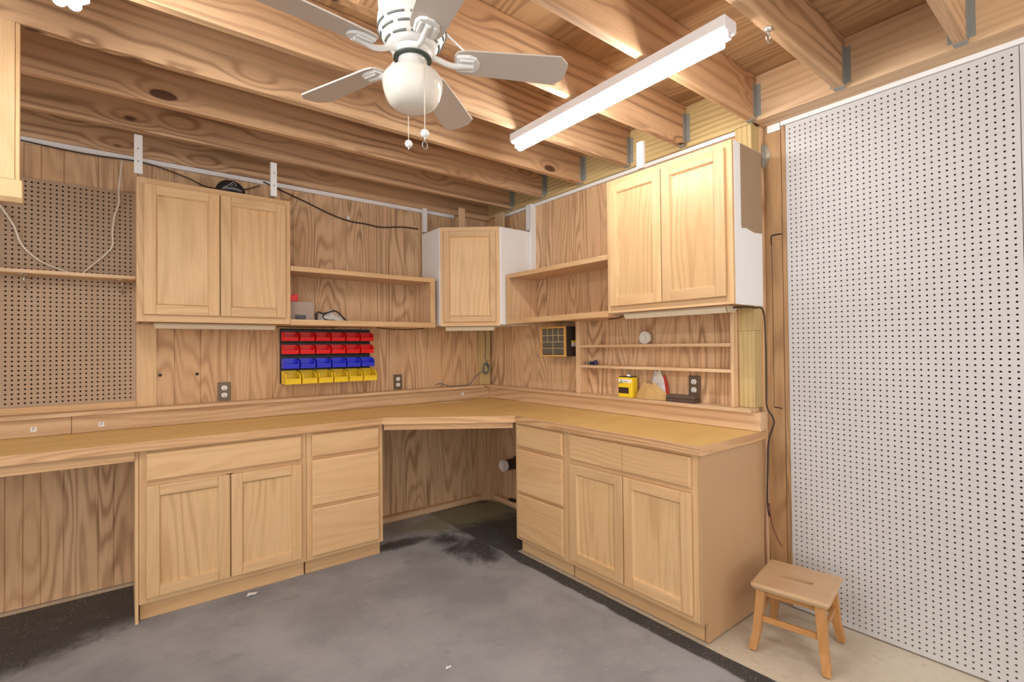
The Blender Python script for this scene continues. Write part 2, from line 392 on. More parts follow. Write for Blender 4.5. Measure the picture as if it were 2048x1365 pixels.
# ------------------------------------------------------------------ cabinets
PX, PZ = wood('cab', 'x'), wood('cab', 'z'); PAN = wood('panel', 'z')
def shaker(par, x0, x1, z0, z1, yf, th=.019, st=.056, name='door', panmat=None):
    """door; front face at y = yf (facing -y); thickness behind"""
    m = MB((x0, yf, z0)); e = .007
    def fr(a0, a1, c0, c1, mi):       # frame member with a chamfered front
        m.box(a0, a1, yf, yf+th, c0, c1, mi)
    fr(x0, x0+st, z0, z1, 1); fr(x1-st, x1, z0, z1, 1); fr(x0+st, x1-st, z0, z0+st, 0); fr(x0+st, x1-st, z1-st, z1, 0)
    o = m.build(name, [PX, PZ], par, bevel=.0035); o.location = (x0, yf, z0)
    p = MB((x0, yf, z0)); i = st
    a0, a1, c0, c1 = x0+i, x1-i, z0+i, z1-i
    # moulded inner edge (sloping) + flat panel
    w_ = .008; d0, d1 = yf+.002, yf+.013
    V = [(a0, d0, c0), (a1, d0, c0), (a1, d0, c1), (a0, d0, c1), (a0+w_, d1, c0+w_), (a1-w_, d1, c0+w_), (a1-w_, d1, c1-w_), (a0+w_, d1, c1-w_)]
    p._add(V, [(0, 1, 5, 4), (1, 2, 6, 5), (2, 3, 7, 6), (3, 0, 4, 7), (4, 5, 6, 7)], 0)
    q = p.build('panel', panmat or PAN, o); 
    return o
def slab(par, x0, x1, z0, z1, yf, th=.019, name='drawer_front', split=False):
    m = MB((x0, yf, z0)); e = .008
    V = [(x0, yf+.006, z0), (x1, yf+.006, z0), (x1, yf+.006, z1), (x0, yf+.006, z1), (x0+e, yf, z0+e), (x1-e, yf, z0+e), (x1-e, yf, z1-e), (x0+e, yf, z1-e),
         (x0, yf+th, z0), (x1, yf+th, z0), (x1, yf+th, z1), (x0, yf+th, z1)]
    m._add(V, [(4, 5, 6, 7), (0, 1, 5, 4), (1, 2, 6, 5), (2, 3, 7, 6), (3, 0, 4, 7), (0, 8, 9, 1), (1, 9, 10, 2), (2, 10, 11, 3), (3, 11, 8, 0), (8, 11, 10, 9)])
    o = m.build(name, PX, par); o.location = (x0, yf, z0)
    if split:
        xm = (x0+x1)/2; s = MB((x0, yf, z0)); s.box(xm-.0008, xm+.0008, yf-.0004, yf+.002, z0+e, z1-e); s.build('joint', DARK, o)
    return o
def base_cab(label, loc, rz, w_, kind, endside=None, d=.605):
    """local frame: x along the front, front face at y=0, back at y=+d"""
    t = thing('base_cabinet', label, 'cabinet', loc, rz, 'base cabinets')
    H = .883; K = .095; fr = .019
    c = MB()
    c.box(0, .016, fr, d, K, H, 1); c.box(w_-.016, w_, fr, d, K, H, 1); c.box(.016, w_-.016, fr, d, K, K+.016, 0); c.box(.016, w_-.016, d-.008, d, K+.016, H, 1)
    c.build('carcass', [PX, PZ], t, bevel=.001)
    f = MB(); sw = .04
    f.box(0, sw, 0, fr, K, H, 1); f.box(w_-sw, w_, 0, fr, K, H, 1)
    f.box(sw, w_-sw, 0, fr, H-.03, H, 0); f.box(sw, w_-sw, 0, fr, K, K+.03, 0)
    if kind == 'doors':
        f.box(w_/2-.02, w_/2+.02, 0.0005, fr, K+.03, .70, 1); f.box(sw, w_-sw, 0.0005, fr, .69, .73, 0)
    else:
        f.box(sw, w_-sw, 0.0005, fr, .69, .73, 0); f.box(sw, w_-sw, 0.0005, fr, .40, .44, 0)
    f.build('face_frame', [PX, PZ], t, bevel=.001)
    k = MB(); k.box(.004, w_-.004, .045, .060, 0, K-.001, 0); k.box(.004, .018, .061, d, 0, K-.001, 0); k.box(w_-.018, w_-.004, .061, d, 0, K-.001, 0)
    k.build('toe_kick', PX, t, bevel=.001)
    b = MB(); b.box(.01, w_-.01, fr+.001, fr+.003, K+.03, H-.03); b.build('shade_backing', DARK, t)  # dark sheet stands in for the shaded hollow behind the fronts
    ov = .012; yf = -.0205; x0, x1 = .03, w_-.03
    if kind == 'doors':
        slab(t, x0, x1, .722, .868, yf, split=(endside is not None))
        shaker(t, x0, w_/2-.003, .125, .697, yf); shaker(t, w_/2+.003, x1, .125, .697, yf)
    else:
        slab(t, x0, x1, .728, .868, yf); slab(t, x0, x1, .425, .708, yf); slab(t, x0, x1, .118, .408, yf)
    if endside is not None:
        e = MB(); a, b2 = (w_+.0005, w_+.016)
        e.prism([(0.0, K), (.045, K), (.045, 0), (d+.004, 0), (d+.004, H), (0.0, H)], 'x', a, b2)
        e.build('end_panel', plain('end_veneer', srgb(198, 160, 120), .5), t, bevel=.001)
    return t
YB = -.61
a = base_cab('wide base cabinet with two doors next to the knee space under the pegboard', (-2.652, YB, 0), 0, .818, 'doors')
b = base_cab('narrow three drawer base cabinet on the left wall beside the corner opening', (-1.832, YB, 0), 0, .492, 'drawers')
c_ = base_cab('narrow three drawer base cabinet on the right wall beside the corner opening', (-.61, -1.140, 0), -math.pi/2, .500, 'drawers')
d_ = base_cab('wide two door base cabinet with plain end panel beside the step stool', (-.61, -1.642, 0), -math.pi/2, .858, 'doors', endside=1)
# left end skirt of the wide left cabinet
m = MB((-2.66, -.4, 0)); m.prism([(-.61, .0), (-.61+.0, .884), (-.003, .884), (-.003, 0)], 'x', -2.668, -2.6535)
tag(m.build('side_board', wood('cab', 'z'), bevel=.001), 'upright wooden side board between the left knee space and the wide cabinet', 'board')

# worktop -------------------------------------------------------------
t = thing('worktop', 'L shaped yellow pine worktop with a diagonal front across the corner', 'worktop', (-1.2, -.4, .887))
top = [(-6.0, -.645), (-1.352, -.645), (-.632, -1.165), (-.632, -2.528), (-.02, -2.528), (-.02, -.02), (-6.0, -.02)]
o_ = MB((-1.2, -.4, .887)); o_.prism(top, 'z', .887, .930); o_.build('top_board', wood('top', 'x'), t, bevel=.0015)
e = MB((-1.2, -.4, .887))
def edge(p, q, n, off=.008, z0=.885, z1=.9305, mi=0):
    p, q, n = Vector(p), Vector(q), Vector(n).normalized()
    a0, a1, b0, b1 = p, q, q+n*off, p+n*off
    e.hexa([(a.x, a.y, z0) for a in (a0, b1, b0, a1)], [(a.x, a.y, z1) for a in (a0, b1, b0, a1)], mi)
nd = Vector((-.52, -.72)).normalized()
edge((-6, -.6455), (-1.3525, -.6455), (0, -1)); 
edge((-.6325, -1.168), (-.6325, -2.5285), (-1, 0), mi=1)
edge((-.64, -2.5285), (-.002, -2.5285), (0, -1))
e.build('edge_band', [wood('rail', 'x'), wood('rail', 'y')], t, bevel=.0015)
pa, pb = Vector((-1.3525, -.6458)), Vector((-.6325, -1.1655)); L_ = (pb-pa).length
o = MB().box(0, L_, -.008, 0, -.002, .0435).build('edge_band', wood('rail', 'x'), t, bevel=.0015); o.location = (pa.x+1.2, pa.y+.4, 0); o.rotation_euler = (0, 0, math.atan2((pb-pa).y, (pb-pa).x))
m = MB((-3.2, -.62, .84)); m.box(-6, -2.669, -.628, -.609, .834, .884)
tag(m.build('apron_board', wood('rail', 'x'), bevel=.0015), 'wooden apron board under the worktop over the left knee space', 'board')
P0 = Vector((-1.338, -.632)); P1 = Vector((-.632, -1.138))
o = MB().box(0, (P1-P0).length, 0, .018, 0, .0415).build('apron_board', wood('rail', 'x'), bevel=.0015); o.location = (P0.x, P0.y, .843); o.rotation_euler = (0, 0, math.atan2((P1-P0).y, (P1-P0).x))
tag(o, 'wooden apron board under the diagonal front edge of the worktop', 'board')
# backsplash boards + ledges
m = MB((-3, -.06, .93)); m.box(-6, -2.945, -.062, -.001, .9315, 1.029); m.box(-2.943, -.002, -.062, -.001, .9315, 1.029)
tag(m.build('backsplash', wood('board', 'x'), bevel=.002), 'long wooden backsplash board behind the worktop on the left wall', 'backsplash')
m = MB((-3, -.06, 1.04)); m.box(-6, -.135, -.10, -.001, 1.030, 1.051)
tag(m.build('ledge', wood('board', 'x'), bevel=.002), 'narrow wooden ledge on the left backsplash under the coloured bins', 'ledge')
m = MB((-.06, -1.2, .93)); m.box(-.062, -.001, -2.535, -.064, .9315, 1.029)
tag(m.build('backsplash', wood('board', 'y'), bevel=.002), 'wooden backsplash board behind the worktop on the right wall', 'backsplash')
m = MB((-.06, -1.2, 1.04)); m.box(-.10, -.001, -2.50, -.102, 1.030, 1.051); m.box(-.10, -.001, -.1015, -.0415, 1.030, 1.051); 
m = MB((-.06, -1.2, 1.04)); m.box(-.10, -.001, -2.50, -.045, 1.030, 1.051)
tag(m.build('ledge', wood('board', 'y'), bevel=.002), 'narrow wooden ledge on the right backsplash holding the yellow can', 'ledge')
for k, (x, z, l) in enumerate([(-2.814, .970, 'small white sticker on the left backsplash, below the edge of the pegboard'), (-3.098, .972, 'small white sticker on the left backsplash, nearest the picture edge'), (-.35, .985, 'small white sticker on the left backsplash close to the corner')]):
    s = MB((x, -.063, z)); s.box(x-.012, x+.012, -.0632, -.0622, z-.013, z+.013, 0)
    for q in range(3): s.box(x-.006, x+.006-.003*q, -.0636, -.0633, z+.006-.006*q, z+.009-.006*q, 1)
    tag(s.build('sticker', [WHITE, plain('print_mauve', srgb(150, 120, 130), .7)]), l, 'sticker')

# wall cabinets -------------------------------------------------------
def wall_cab(label, loc, rz, w_, h, d, name='wall_cabinet', sidemat=None, ndoor=2, margin=.032):
    t = thing(name, label, 'cabinet', loc, rz, 'wall cabinets')
    fr = .019; c = MB(); sm = sidemat or PZ
    c.box(0, .013, fr, d, 0, h, 1); c.box(w_-.013, w_, fr, d, 0, h, 1); c.box(.013, w_-.013, fr, d, .012, .024, 0); c.box(.013, w_-.013, fr, d, h-.014, h, 0); c.box(.013, w_-.013, d-.006, d, .024, h-.014, 0)
    c.build('carcass', [PX, sm], t, bevel=.001)
    f = MB(); sw = .045
    f.box(0, sw, 0, fr, 0, h, 1); f.box(w_-sw, w_, 0, fr, 0, h, 1); f.box(sw, w_-sw, 0, fr, 0, sw, 0); f.box(sw, w_-sw, 0, fr, h-sw, h, 0)
    if ndoor == 2: f.box(w_/2-.02, w_/2+.02, .0005, fr, sw, h-sw, 1)
    f.build('face_frame', [PX, PZ], t, bevel=.001)
    b = MB(); b.box(.014, w_-.014, fr+.001, fr+.003, .025, h-.015); b.build('shade_backing', DARK, t)  # near-black sheet painted as the shade inside the cabinet
    if ndoor == 2:
        shaker(t, margin, w_/2-.003, margin+.008, h-.034, -.0205); shaker(t, w_/2+.003, w_-margin, margin+.008, h-.034, -.0205)
    else:
        shaker(t, margin, w_-margin, margin+.002, h-.045, -.0205, st=.05)
    return t
wall_cab('double door wall cabinet on the left wall with the black cap on top', (-2.657, -.333, 1.558), 0, .806, .812, .330)
rc = wall_cab('tall two door wall cabinet on the right wall with brown paper on its white side', (-.312, -1.715, 1.600), -math.pi/2, .815, .830, .308, sidemat=WHITE)
# white end skin with a torn paper patch
e = MB(); e.box(.8155, .8175, 0.02, .3075, .0, .830); e.build('side_skin', WHITE, rc)
e = MB(); e.prism([(.080, .42), (.083, .392), (.13, .398), (.22, .385), (.306, .392), (.306, .828), (.080, .828)], 'x', .818, .8188); e.build('paper_patch', PAPER, rc)
# diagonal corner cabinet
A = Vector((-.730, -.345)); B = Vector((-.368, -.650)); ang = math.atan2((B-A).y, (B-A).x); fl = (B-A).length
t = thing('corner_cabinet', 'diagonal corner wall cabinet with one door and white sides', 'cabinet', (A.x, A.y, 1.565), ang, 'wall cabinets')
inv = Matrix.Rotation(-ang, 2)
def loc2(p): q = inv @ (Vector(p)-A); return (q.x, q.y)
h = .790
c = MB()
poly = [(-.730, -.330), (-.730, -.0415), (-.145, -.0415), (-.145, -.002), (-.002, -.002), (-.002, -.650), (-.352, -.650)]
poly = [loc2(p) for p in poly]
c.prism(poly, 'z', 0.010, h)
c.build('carcass', WHITE, t, bevel=.001)
f = MB(); sw = .045
f.box(0, sw, -.001, .018, 0, h, 1); f.box(fl-sw, fl, -.001, .018, 0, h, 1); f.box(sw, fl-sw, -.001, .018, 0, sw, 0); f.box(sw, fl-sw, -.001, .018, h-sw, h, 0)
f.build('face_frame', [PX, PZ], t, bevel=.001)
shaker(t, .030, fl-.030, .032, h-.036, -.0215, st=.045)
# open shelves --------------------------------------------------------
def open_shelf(label, loc, rz, w_, h, d, ends):
    t = thing('open_shelf', label, 'shelf', loc, rz, 'open wall shelves')
    th = .034
    MB().box(0, w_, 0, d, 0, .022).build('bottom_board', wood('board', 'x'), t, bevel=.0015)
    MB().box(0, w_, 0, d, h-.022, h).build('top_board', wood('board', 'x'), t, bevel=.0015)
    for e_ in ends:
        x = 0 if e_ == 0 else w_-.019
        MB().box(x, x+.019, 0, d, .0225, h-.0225).build('end_board', wood('board', 'z'), t, bevel=.0015)
    f = MB(); f.box(0, w_, -.018, -.0005, -.002, .036, 0); f.box(0, w_, -.018, -.0005, h-.032, h+.001, 0)
    for e_ in ends:
        x = 0 if e_ == 0 else w_-.04
        f.box(x, x+.04, -.018, -.0005, .0365, h-.0325, 1)
    f.build('face_trim', [wood('cab', 'x'), wood('cab', 'z')], t, bevel=.0015)
    return t
open_shelf('open box shelf on the left wall holding a grey box and a white rag', (-1.849, -.315, 1.556), 0, 1.078, .388, .313, [1])
open_shelf('empty open box shelf on the right wall beside the corner cabinet', (-.298, -.663, 1.580), -math.pi/2, 1.050, .392, .296, [0])

# under cabinet strip lights (off)
def uc_light(label, loc, rz, w_, d=.10, h=.03):
    t = thing('undercabinet_light', label, 'light', loc, rz, 'lights under the wall cabinets')
    MB().prism([(0, 0), (.012, -h), (d-.02, -h), (d, -h*.6), (d, 0)], 'x', 0, w_).build('housing', CREAM, t, bevel=.002)
    MB().prism([(-.012, -.002), (-.003, -h*.9), (.010, -h-.004), (-.003, -h-.004), (-.02, -h*.4)], 'x', .006, w_-.006).build('diffuser', plain('cream_diffuser', srgb(236, 224, 200), .3), t, bevel=.001)
    return t
uc_light('cream strip light under the left double door cabinet, switched off', (-2.575, -.24, 1.557), 0, .655)
uc_light('cream strip light under the diagonal corner cabinet, switched off', (A.x+.06, A.y+.03, 1.564), ang, .40)
uc_light('cream strip light under the right tall cabinet, switched off', (-.255, -1.80, 1.5995), -math.pi/2, .665, h=.034)
cord('lamp_cord', [(-1.91, -.21, 1.545), (-1.86, -.2, 1.548), (-1.7, -.2, 1.545), (-1.5, -.2, 1.549)], .003, CORDD, 'thin dark cord under the left end of the open left shelf')
cord('lamp_cord', [(-1.2, -.2, 1.552), (-1.1, -.2, 1.543), (-.95, -.2, 1.541), (-.80, -.2, 1.552)], .0035, CORDD, 'dark cord sagging under the right end of the open left shelf')
cord('lamp_cord', [(-.2, -1.62, 1.572), (-.2, -1.70, 1.575), (-.2, -1.76, 1.588), (-.2, -1.8, 1.59)], .0035, CORDD, 'short dark cord between the empty shelf and the right strip light')
cord('lamp_cord', [(-.2, -2.46, 1.59), (-.15, -2.50, 1.592), (-.08, -2.52, 1.590), (-.055, -2.555, 1.57), (-.03, -2.553, 1.4), (-.03, -2.552, 1.15), (-.03, -2.555, 1.06), (-.02, -2.585, .99), (-.02, -2.56, .90), (-.02, -2.55, .8), (-.02, -2.545, .55), (-.02, -2.555, .48)], .0045, CORDD, 'dark cord running down the wall behind the end of the worktop')
cord('red_wire', [(-.02, -2.553, .55), (-.03, -2.57, .45), (-.035, -2.60, .38), (-.03, -2.62, .345)], .003, plain('red_brown_wire', srgb(120, 52, 34), .6), 'short reddish wire end by the wall beside the end panel')

# ------------------------------------------------------------------ peg boards
def pegboard(name, label, cat, loc, rz, w_, h, mat, r, offx=.012, offz=.014, group=None, grid=.0254):
    """local x along board, front at y=0 facing -y"""
    nx = int((w_-offx*.5)//grid); nz = int((h-offz*.5)//grid)
    mx = (w_-nx*grid)/2; mz = (h-nz*grid)/2
    V = []; F = []; idx = {}
    def vid(x, z, y=0.0):
        k = (round(x, 5), round(z, 5), y)
        if k not in idx: idx[k] = len(V); V.append((x, y, z))
        return idx[k]
    ang8 = [math.pi/4*k for k in range(8)]
    for i in range(nx):
        for j in range(nz):
            cx = mx+(i+.5)*grid; cz = mz+(j+.5)*grid; g = grid/2
            ring = [(g, 0), (g, g), (0, g), (-g, g), (-g, 0), (-g, -g), (0, -g), (g, -g)]
            o8 = [vid(cx+a, cz+b) for a, b in ring]
            i8 = [vid(cx+r*math.cos(a), cz+r*math.sin(a)) for a in ang8]
            b8 = [vid(cx+r*math.cos(a), cz+r*math.sin(a), .005) for a in ang8]
            for k in range(8):
                l = (k+1) % 8
                F.append((o8[k], o8[l], i8[l], i8[k])); F.append((i8[k], i8[l], b8[l], b8[k]))
    # margins
    x0, x1, z0, z1 = mx, mx+nx*grid, mz, mz+nz*grid
    for (a, b, c, d) in ((0, x0, 0, h), (x1, w_, 0, h), (x0, x1, 0, z0), (x0, x1, z1, h)):
        n = len(V); V += [(a, 0, c), (b, 0, c), (b, 0, d), (a, 0, d)]; F.append((n, n+1, n+2, n+3))
    n = len(V); V += [(0, 0, 0), (w_, 0, 0), (w_, 0, h), (0, 0, h), (0, .005, 0), (w_, .005, 0), (w_, .005, h), (0, .005, h)]
    F += [(n, n+4, n+5, n+1), (n+1, n+5, n+6, n+2), (n+2, n+6, n+7, n+3), (n+3, n+7, n+4, n)]
    me = bpy.data.meshes.new(name); me.from_pydata(V, [], F); me.materials.append(mat)
    o = bpy.data.objects.new(name, me); COL.objects.link(o); o.location = loc; o.rotation_euler = (0, 0, rz)
    MB().box(.002, w_-.002, .0055, .0085, .002, h-.002).build('shade_backing', DARK, o)  # dark sheet stands in for the shade inside the holes
    return tag(o, label, cat, group)
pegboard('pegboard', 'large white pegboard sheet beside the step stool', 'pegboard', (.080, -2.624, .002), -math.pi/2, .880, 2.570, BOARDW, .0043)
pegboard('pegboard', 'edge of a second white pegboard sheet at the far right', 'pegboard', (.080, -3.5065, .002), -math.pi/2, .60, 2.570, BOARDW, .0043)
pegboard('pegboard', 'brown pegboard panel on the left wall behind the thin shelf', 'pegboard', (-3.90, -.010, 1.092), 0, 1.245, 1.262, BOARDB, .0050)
struct(MB((-3, 0, 1.07)).box(-3.9, -2.655, -.011, -.001, 1.0525, 1.091), 'trim_11', wood('cab', 'x'))
struct(MB((-2.6, 0, 1.07)).box(-2.654, -2.553, -.006, -.001, 1.0525, 1.557), 'trim_12', wood('cab', 'z'))
struct(MB((.09, -2.61, 1)).box(.078, .0915, -2.623, -2.602, .0, 2.573), 'trim_13', wood('old', 'z'), bevel=.001)
struct(MB((.09, -2.6, 1)).box(.081, .0915, -2.598, -2.510, .0, 2.555), 'trim_14', wood('old', 'z'), bevel=.001)
# routed mark and rusty pipe stub on the bare strip of wall
m = MB((.08, -2.56, 1.5)); m.box(.0798, .081, -2.5445, -2.5425, 1.05, 1.94)
P = smooth_path([(.080, -2.543, 1.94), (.0798, -2.542, 1.985), (.0798, -2.56, 1.992), (.0798, -2.596, 1.991)], 6); m.tube(P, .004, 6)
m.tube([(.080, -2.543, 1.052), (.0798, -2.56, 1.052), (.0798, -2.585, 1.048)], .003, 6)
tag(m.build('stain_line', plain('dark_stain', srgb(66, 46, 32), .8)), 'dark scorched line and crack on the bare wall strip beside the pegboard', 'mark')
# right end wall post with metal connector
t = thing('wall_post', 'pale treated wood post at the right end of the shelf rack', 'post', (0, -2.465, 1.052))
MB((0, -2.465, 1.052)).box(-.040, .0495, -2.496, -2.4085, 1.052, 1.470).build('lower_length', wood('treat', 'z'), t, bevel=.002)
MB((0, -2.465, 1.052)).box(-.040, .0495, -2.498, -2.4085, 1.4705, 2.5965).build('upper_length', wood('treat', 'z'), t, bevel=.002)
t = thing('metal_connector', 'small galvanised bracket high in the wall recess above the tall cabinet', 'bracket', (.078, -2.53, 2.4))
MB((.078, -2.53, 2.4)).box(.052, .0805, -2.5125, -2.5105, 2.37, 2.50).build('side_plate', STEEL, t)
m = MB((.078, -2.53, 2.4)); m.prism([(-2.513, 2.375), (-2.513, 2.50), (-2.530, 2.50), (-2.532, 2.47), (-2.545, 2.455), (-2.545, 2.42), (-2.532, 2.39)], 'x', .0765, .0805); m.build('face_plate', BRASSY, t)
# thin pegboard shelf, brackets, cables
t = thing('peg_shelf', 'thin wooden shelf board resting on wire pegs across the brown pegboard', 'shelf', (-3.2, -.07, 1.82))
MB((-3.2, -.07, 1.82)).box(-3.9, -2.659, -.15, -.012, 1.812, 1.832).build('board', wood('board', 'x'), t, bevel=.0015)
for x in (-3.13, -2.72):
    m = MB((-3.2, -.07, 1.82))
    m.tube([(x, -.012, 1.80), (x, -.14, 1.8075), (x, -.165, 1.806)], .003, 6); m.tube([(x, -.12, 1.806), (x, -.03, 1.745), (x, -.012, 1.735)], .003, 6)
    m.tube([(x-.022, -.125, 1.8075), (x+.022, -.125, 1.8075)], .0025, 6); m.tube([(x, -.13, 1.806), (x, -.13, 1.76)], .0025, 6)
    m.build('wire_bracket', BRASSY, t)
cord('draped_cable', [(-3.5, -.02, 2.5), (-3.30, -.022, 2.28), (-3.19, -.022, 2.10), (-3.15, -.022, 1.98), (-3.08, -.022, 1.90), (-3.0, -.022, 1.860), (-2.94, -.03, 1.838)], .0058, CORDW, 'beige cord draped down the left side of the brown pegboard')
cord('draped_cable', [(-2.90, -.03, 1.840), (-2.86, -.025, 1.89), (-2.80, -.022, 1.96), (-2.765, -.022, 2.02), (-2.765, -.022, 2.10), (-2.755, -.022, 2.20), (-2.735, -.022, 2.28), (-2.735, -.022, 2.36), (-2.72, -.018, 2.54)], .0055, CORDW, 'beige cord hanging down the right side of the brown pegboard')
# hanging board at the upper left
t = thing('hanging_door', 'pale pine cupboard door hanging under the joists at the upper left', 'door', (-3.2, -1.25, 1.94))
MB((-3.2, -1.25, 1.94)).box(-3.6, -3.0245, -1.268, -1.246, 2.02, 2.5985).build('panel', wood('cab', 'z'), t, bevel=.002)
MB((-3.2, -1.25, 1.94)).box(-3.024, -3.012, -1.262, -1.244, 2.02, 2.5985).build('edge_strip', wood('cab', 'z'), t, bevel=.002)
m = MB((-3.2, -1.25, 1.94)); m.prism([(-1.275, 2.018), (-1.275, 1.955), (-1.262, 1.938), (-1.240, 1.938), (-1.240, 2.018)], 'x', -3.6, -3.004); m.build('bottom_rail', wood('cab', 'z'), t, bevel=.002)

# ------------------------------------------------------------------ ceiling lights
def strip_light(label, xc, y0, y1, tubes, zt=2.5985, hw=.042):
    t = thing('strip_light', label, 'light', (xc, (y0+y1)/2, zt), 0, 'ceiling strip lights')
    o = (xc, (y0+y1)/2, zt)
    MB(o).prism([(xc-hw, zt), (xc-hw, zt-.040), (xc-hw*.7, zt-.052), (xc+hw*.7, zt-.052), (xc+hw, zt-.040), (xc+hw, zt)], 'y', y0, y1).build('housing', WPAINT, t, bevel=.002)
    for x in tubes:
        m = MB(o); m.lathe([(.001, y0+.03), (.018, y0+.032), (.019, y0+.04), (.019, y1-.04), (.018, y1-.032), (.001, y1-.03)], (x, 0, zt-.078), 20, 'y')
        m.build('tube', LAMP, t)
        for ye in (y0+.015, y1-.015):
            m = MB(o); m.box(x-.013, x+.013, ye-.012, ye+.012, zt-.074, zt-.0525); m.build('lamp_holder', WPAINT, t, bevel=.003)
    return t
strip_light('long white strip light glowing on the joists over the right cabinets', -.955, -2.87, -1.60, [-.955])
strip_light('strip light whose bright end shows at the upper left corner', -2.856, -2.90, -1.625, [-2.874, -2.838], hw=.055)
strip_light('unseen strip light added behind the viewpoint as fill for the fronts', -1.9, -5.4, -4.15, [-1.93, -1.87], hw=.06)  # unseen fixture, added to brighten the cabinet fronts

# ------------------------------------------------------------------ ceiling fan
FX, FY = -1.950, -2.288
t = thing('ceiling_fan', 'white flush ceiling fan with five blades and a globe light', 'fan', (FX, FY, 2.6))
O = (FX, FY, 2.6)
m = MB((FX, FY, 2.61)); m.box(FX-.12, FX+.12, -2.489, -2.112, 2.602, 2.64); tag(m.build('fan_mounting_board', wood('joist', 'y')), 'wooden mounting board between joists above the ceiling fan', 'board')
MB(O).lathe([(.100, .001), (.108, -.012), (.111, -.030), (.112, -.072), (.107, -.084), (.108, -.090), (.113, -.103), (.115, -.124), (.110, -.152), (.098, -.178), (.080, -.201), (.072, -.210), (.02, -.211)], (FX, FY, 2.6), 56).build('motor_housing', FANW, t)
m = MB(O)
for rad, z, n_, ph_ in ((.1125, -.146, 9, 0), (.1035, -.168, 9, .3), (.0885, -.1915, 9, 0)):
    for k in range(n_):
        a0 = 2*math.pi*k/n_+ph_; P = [(FX+rad*math.cos(a0+q*.52/7), FY+rad*math.sin(a0+q*.52/7), 2.6+z) for q in range(8)]
        m.tube(P, .0038, 6)
m.build('vent_slots', plain('slot_grey', srgb(120, 128, 126), .6), t)
MB(O).lathe([(.064, -.2115), (.066, -.216), (.065, -.233), (.060, -.2345)], (FX, FY, 2.6), 40).build('flywheel', FANW, t)
MB(O).lathe([(.0635, -.235), (.0635, -.240)], (FX, FY, 2.6), 40).build('gap_ring', plain('dark_green_grey', srgb(70, 80, 74), .6), t)
MB(O).lathe([(.047, -.2405), (.048, -.245), (.049, -.274), (.052, -.278), (.060, -.280), (.060, -.2835), (.02, -.284)], (FX, FY, 2.6), 40).build('fitter', FANW, t)
MB(O).lathe([(.058, -.2845), (.076, -.287), (.091, -.295), (.099, -.309), (.100, -.322), (.097, -.342), (.090, -.366), (.080, -.385), (.064, -.399), (.044, -.406), (.018, -.409), (.0005, -.4095)], (FX, FY, 2.6), 56).build('globe', GLOBE, t)
for k in range(5):
    a = math.radians((-28.1, 40.2, 110.5, 183.6, 257.0)[k]); ca, sa = math.cos(a), math.sin(a); pit = math.radians(-12)
    def bl(r_, s_, h_):     # radial, tangential, height -> world (pitched about the radial axis)
        s2 = s_*math.cos(pit)-h_*math.sin(pit); h2 = s_*math.sin(pit)+h_*math.cos(pit)
        return (FX+r_*ca-s2*sa, FY+r_*sa+s2*ca, 2.366+h2)
    out = [(.140, -.030), (.150, -.045), (.175, -.053), (.50, -.066), (.531, -.036), (.533, -.02), (.533, .02), (.531, .036), (.50, .066), (.175, .053), (.150, .045), (.140, .030)]
    m = MB(O); n = len(out)
    V = [bl(r_, s_, 0) for r_, s_ in out]+[bl(r_, s_, .006) for r_, s_ in out]
    m._add(V, [list(range(n)), list(range(2*n-1, n-1, -1))]+[(i, (i+1) % n, n+(i+1) % n, n+i) for i in range(n)])
    b_ = m.build('blade', FANB, t, bevel=.001)
    g = MB(O)
    rb = [(.146, .036), (.19, .040), (.212, .032), (.225, .012), (.225, -.012), (.212, -.032), (.19, -.040), (.146, -.036)]
    V = [bl(r_, s_, -.0005) for r_, s_ in rb]+[bl(r_, s_*.85, -.009) for r_, s_ in rb]; n = 8
    g._add(V, [list(range(n)), list(range(2*n-1, n-1, -1))]+[(i, (i+1) % n, n+(i+1) % n, n+i) for i in range(n)])
    arm = [bl(r_, s_, h_) for r_, s_, h_ in ((.062, 0, .010), (.085, 0, .004), (.11, 0, -.008), (.14, 0, -.016), (.17, 0, -.013), (.205, 0, -.010))]
    g.tube(smooth_path(arm, 5), .0095, 8)
    for s_ in (-.022, .022): g.tube([bl(.155, s_, -.010), bl(.205, s_, -.010)], .005, 8)
    g.build('blade_iron', FANW, t, bevel=.001)
def chain(dx, dy, z0, z1):
    x, y = FX+dx, FY+dy
    m = MB(O); m.tube([(FX+dx*.45, FY+dy*.45, 2.350), (x, y, 2.312), (x, y, z0), (x, y, z1)], .0017, 6)
    c = m.build('pull_chain', CORDW, t)
    m = MB(O); m.lathe([(.001, 0), (.010, -.004), (.014, -.014), (.010, -.024), (.001, -.027)], (x, y, z1), 16)
    m.tube([(x, y, z1-.026), (x, y, z1-.034)], .0022, 6); m.build('pull_knob', WHITE, c)
chain(.038, .110, 2.2, 2.138); chain(-.012, -.104, 2.2, 2.088)

m = MB((FX-.012, FY-.104, 2.04)); m.tube([(FX-.012, FY-.104, 2.0535)]+[(FX-.012+.009*math.sin(q*math.pi/6), FY-.104, 2.036+.012*math.cos(q*math.pi/6)) for q in range(13)], .0016, 6)
for c_ in [o for o in bpy.data.objects if o.name.startswith('pull_chain')][-1:]:
    m.o = Vector(O); m.v = [(a+FX-.012-O[0], b+FY-.104-O[1], c+2.04-O[2]) for a, b, c in m.v]
    m.build('pull_ring', STEEL, c_)
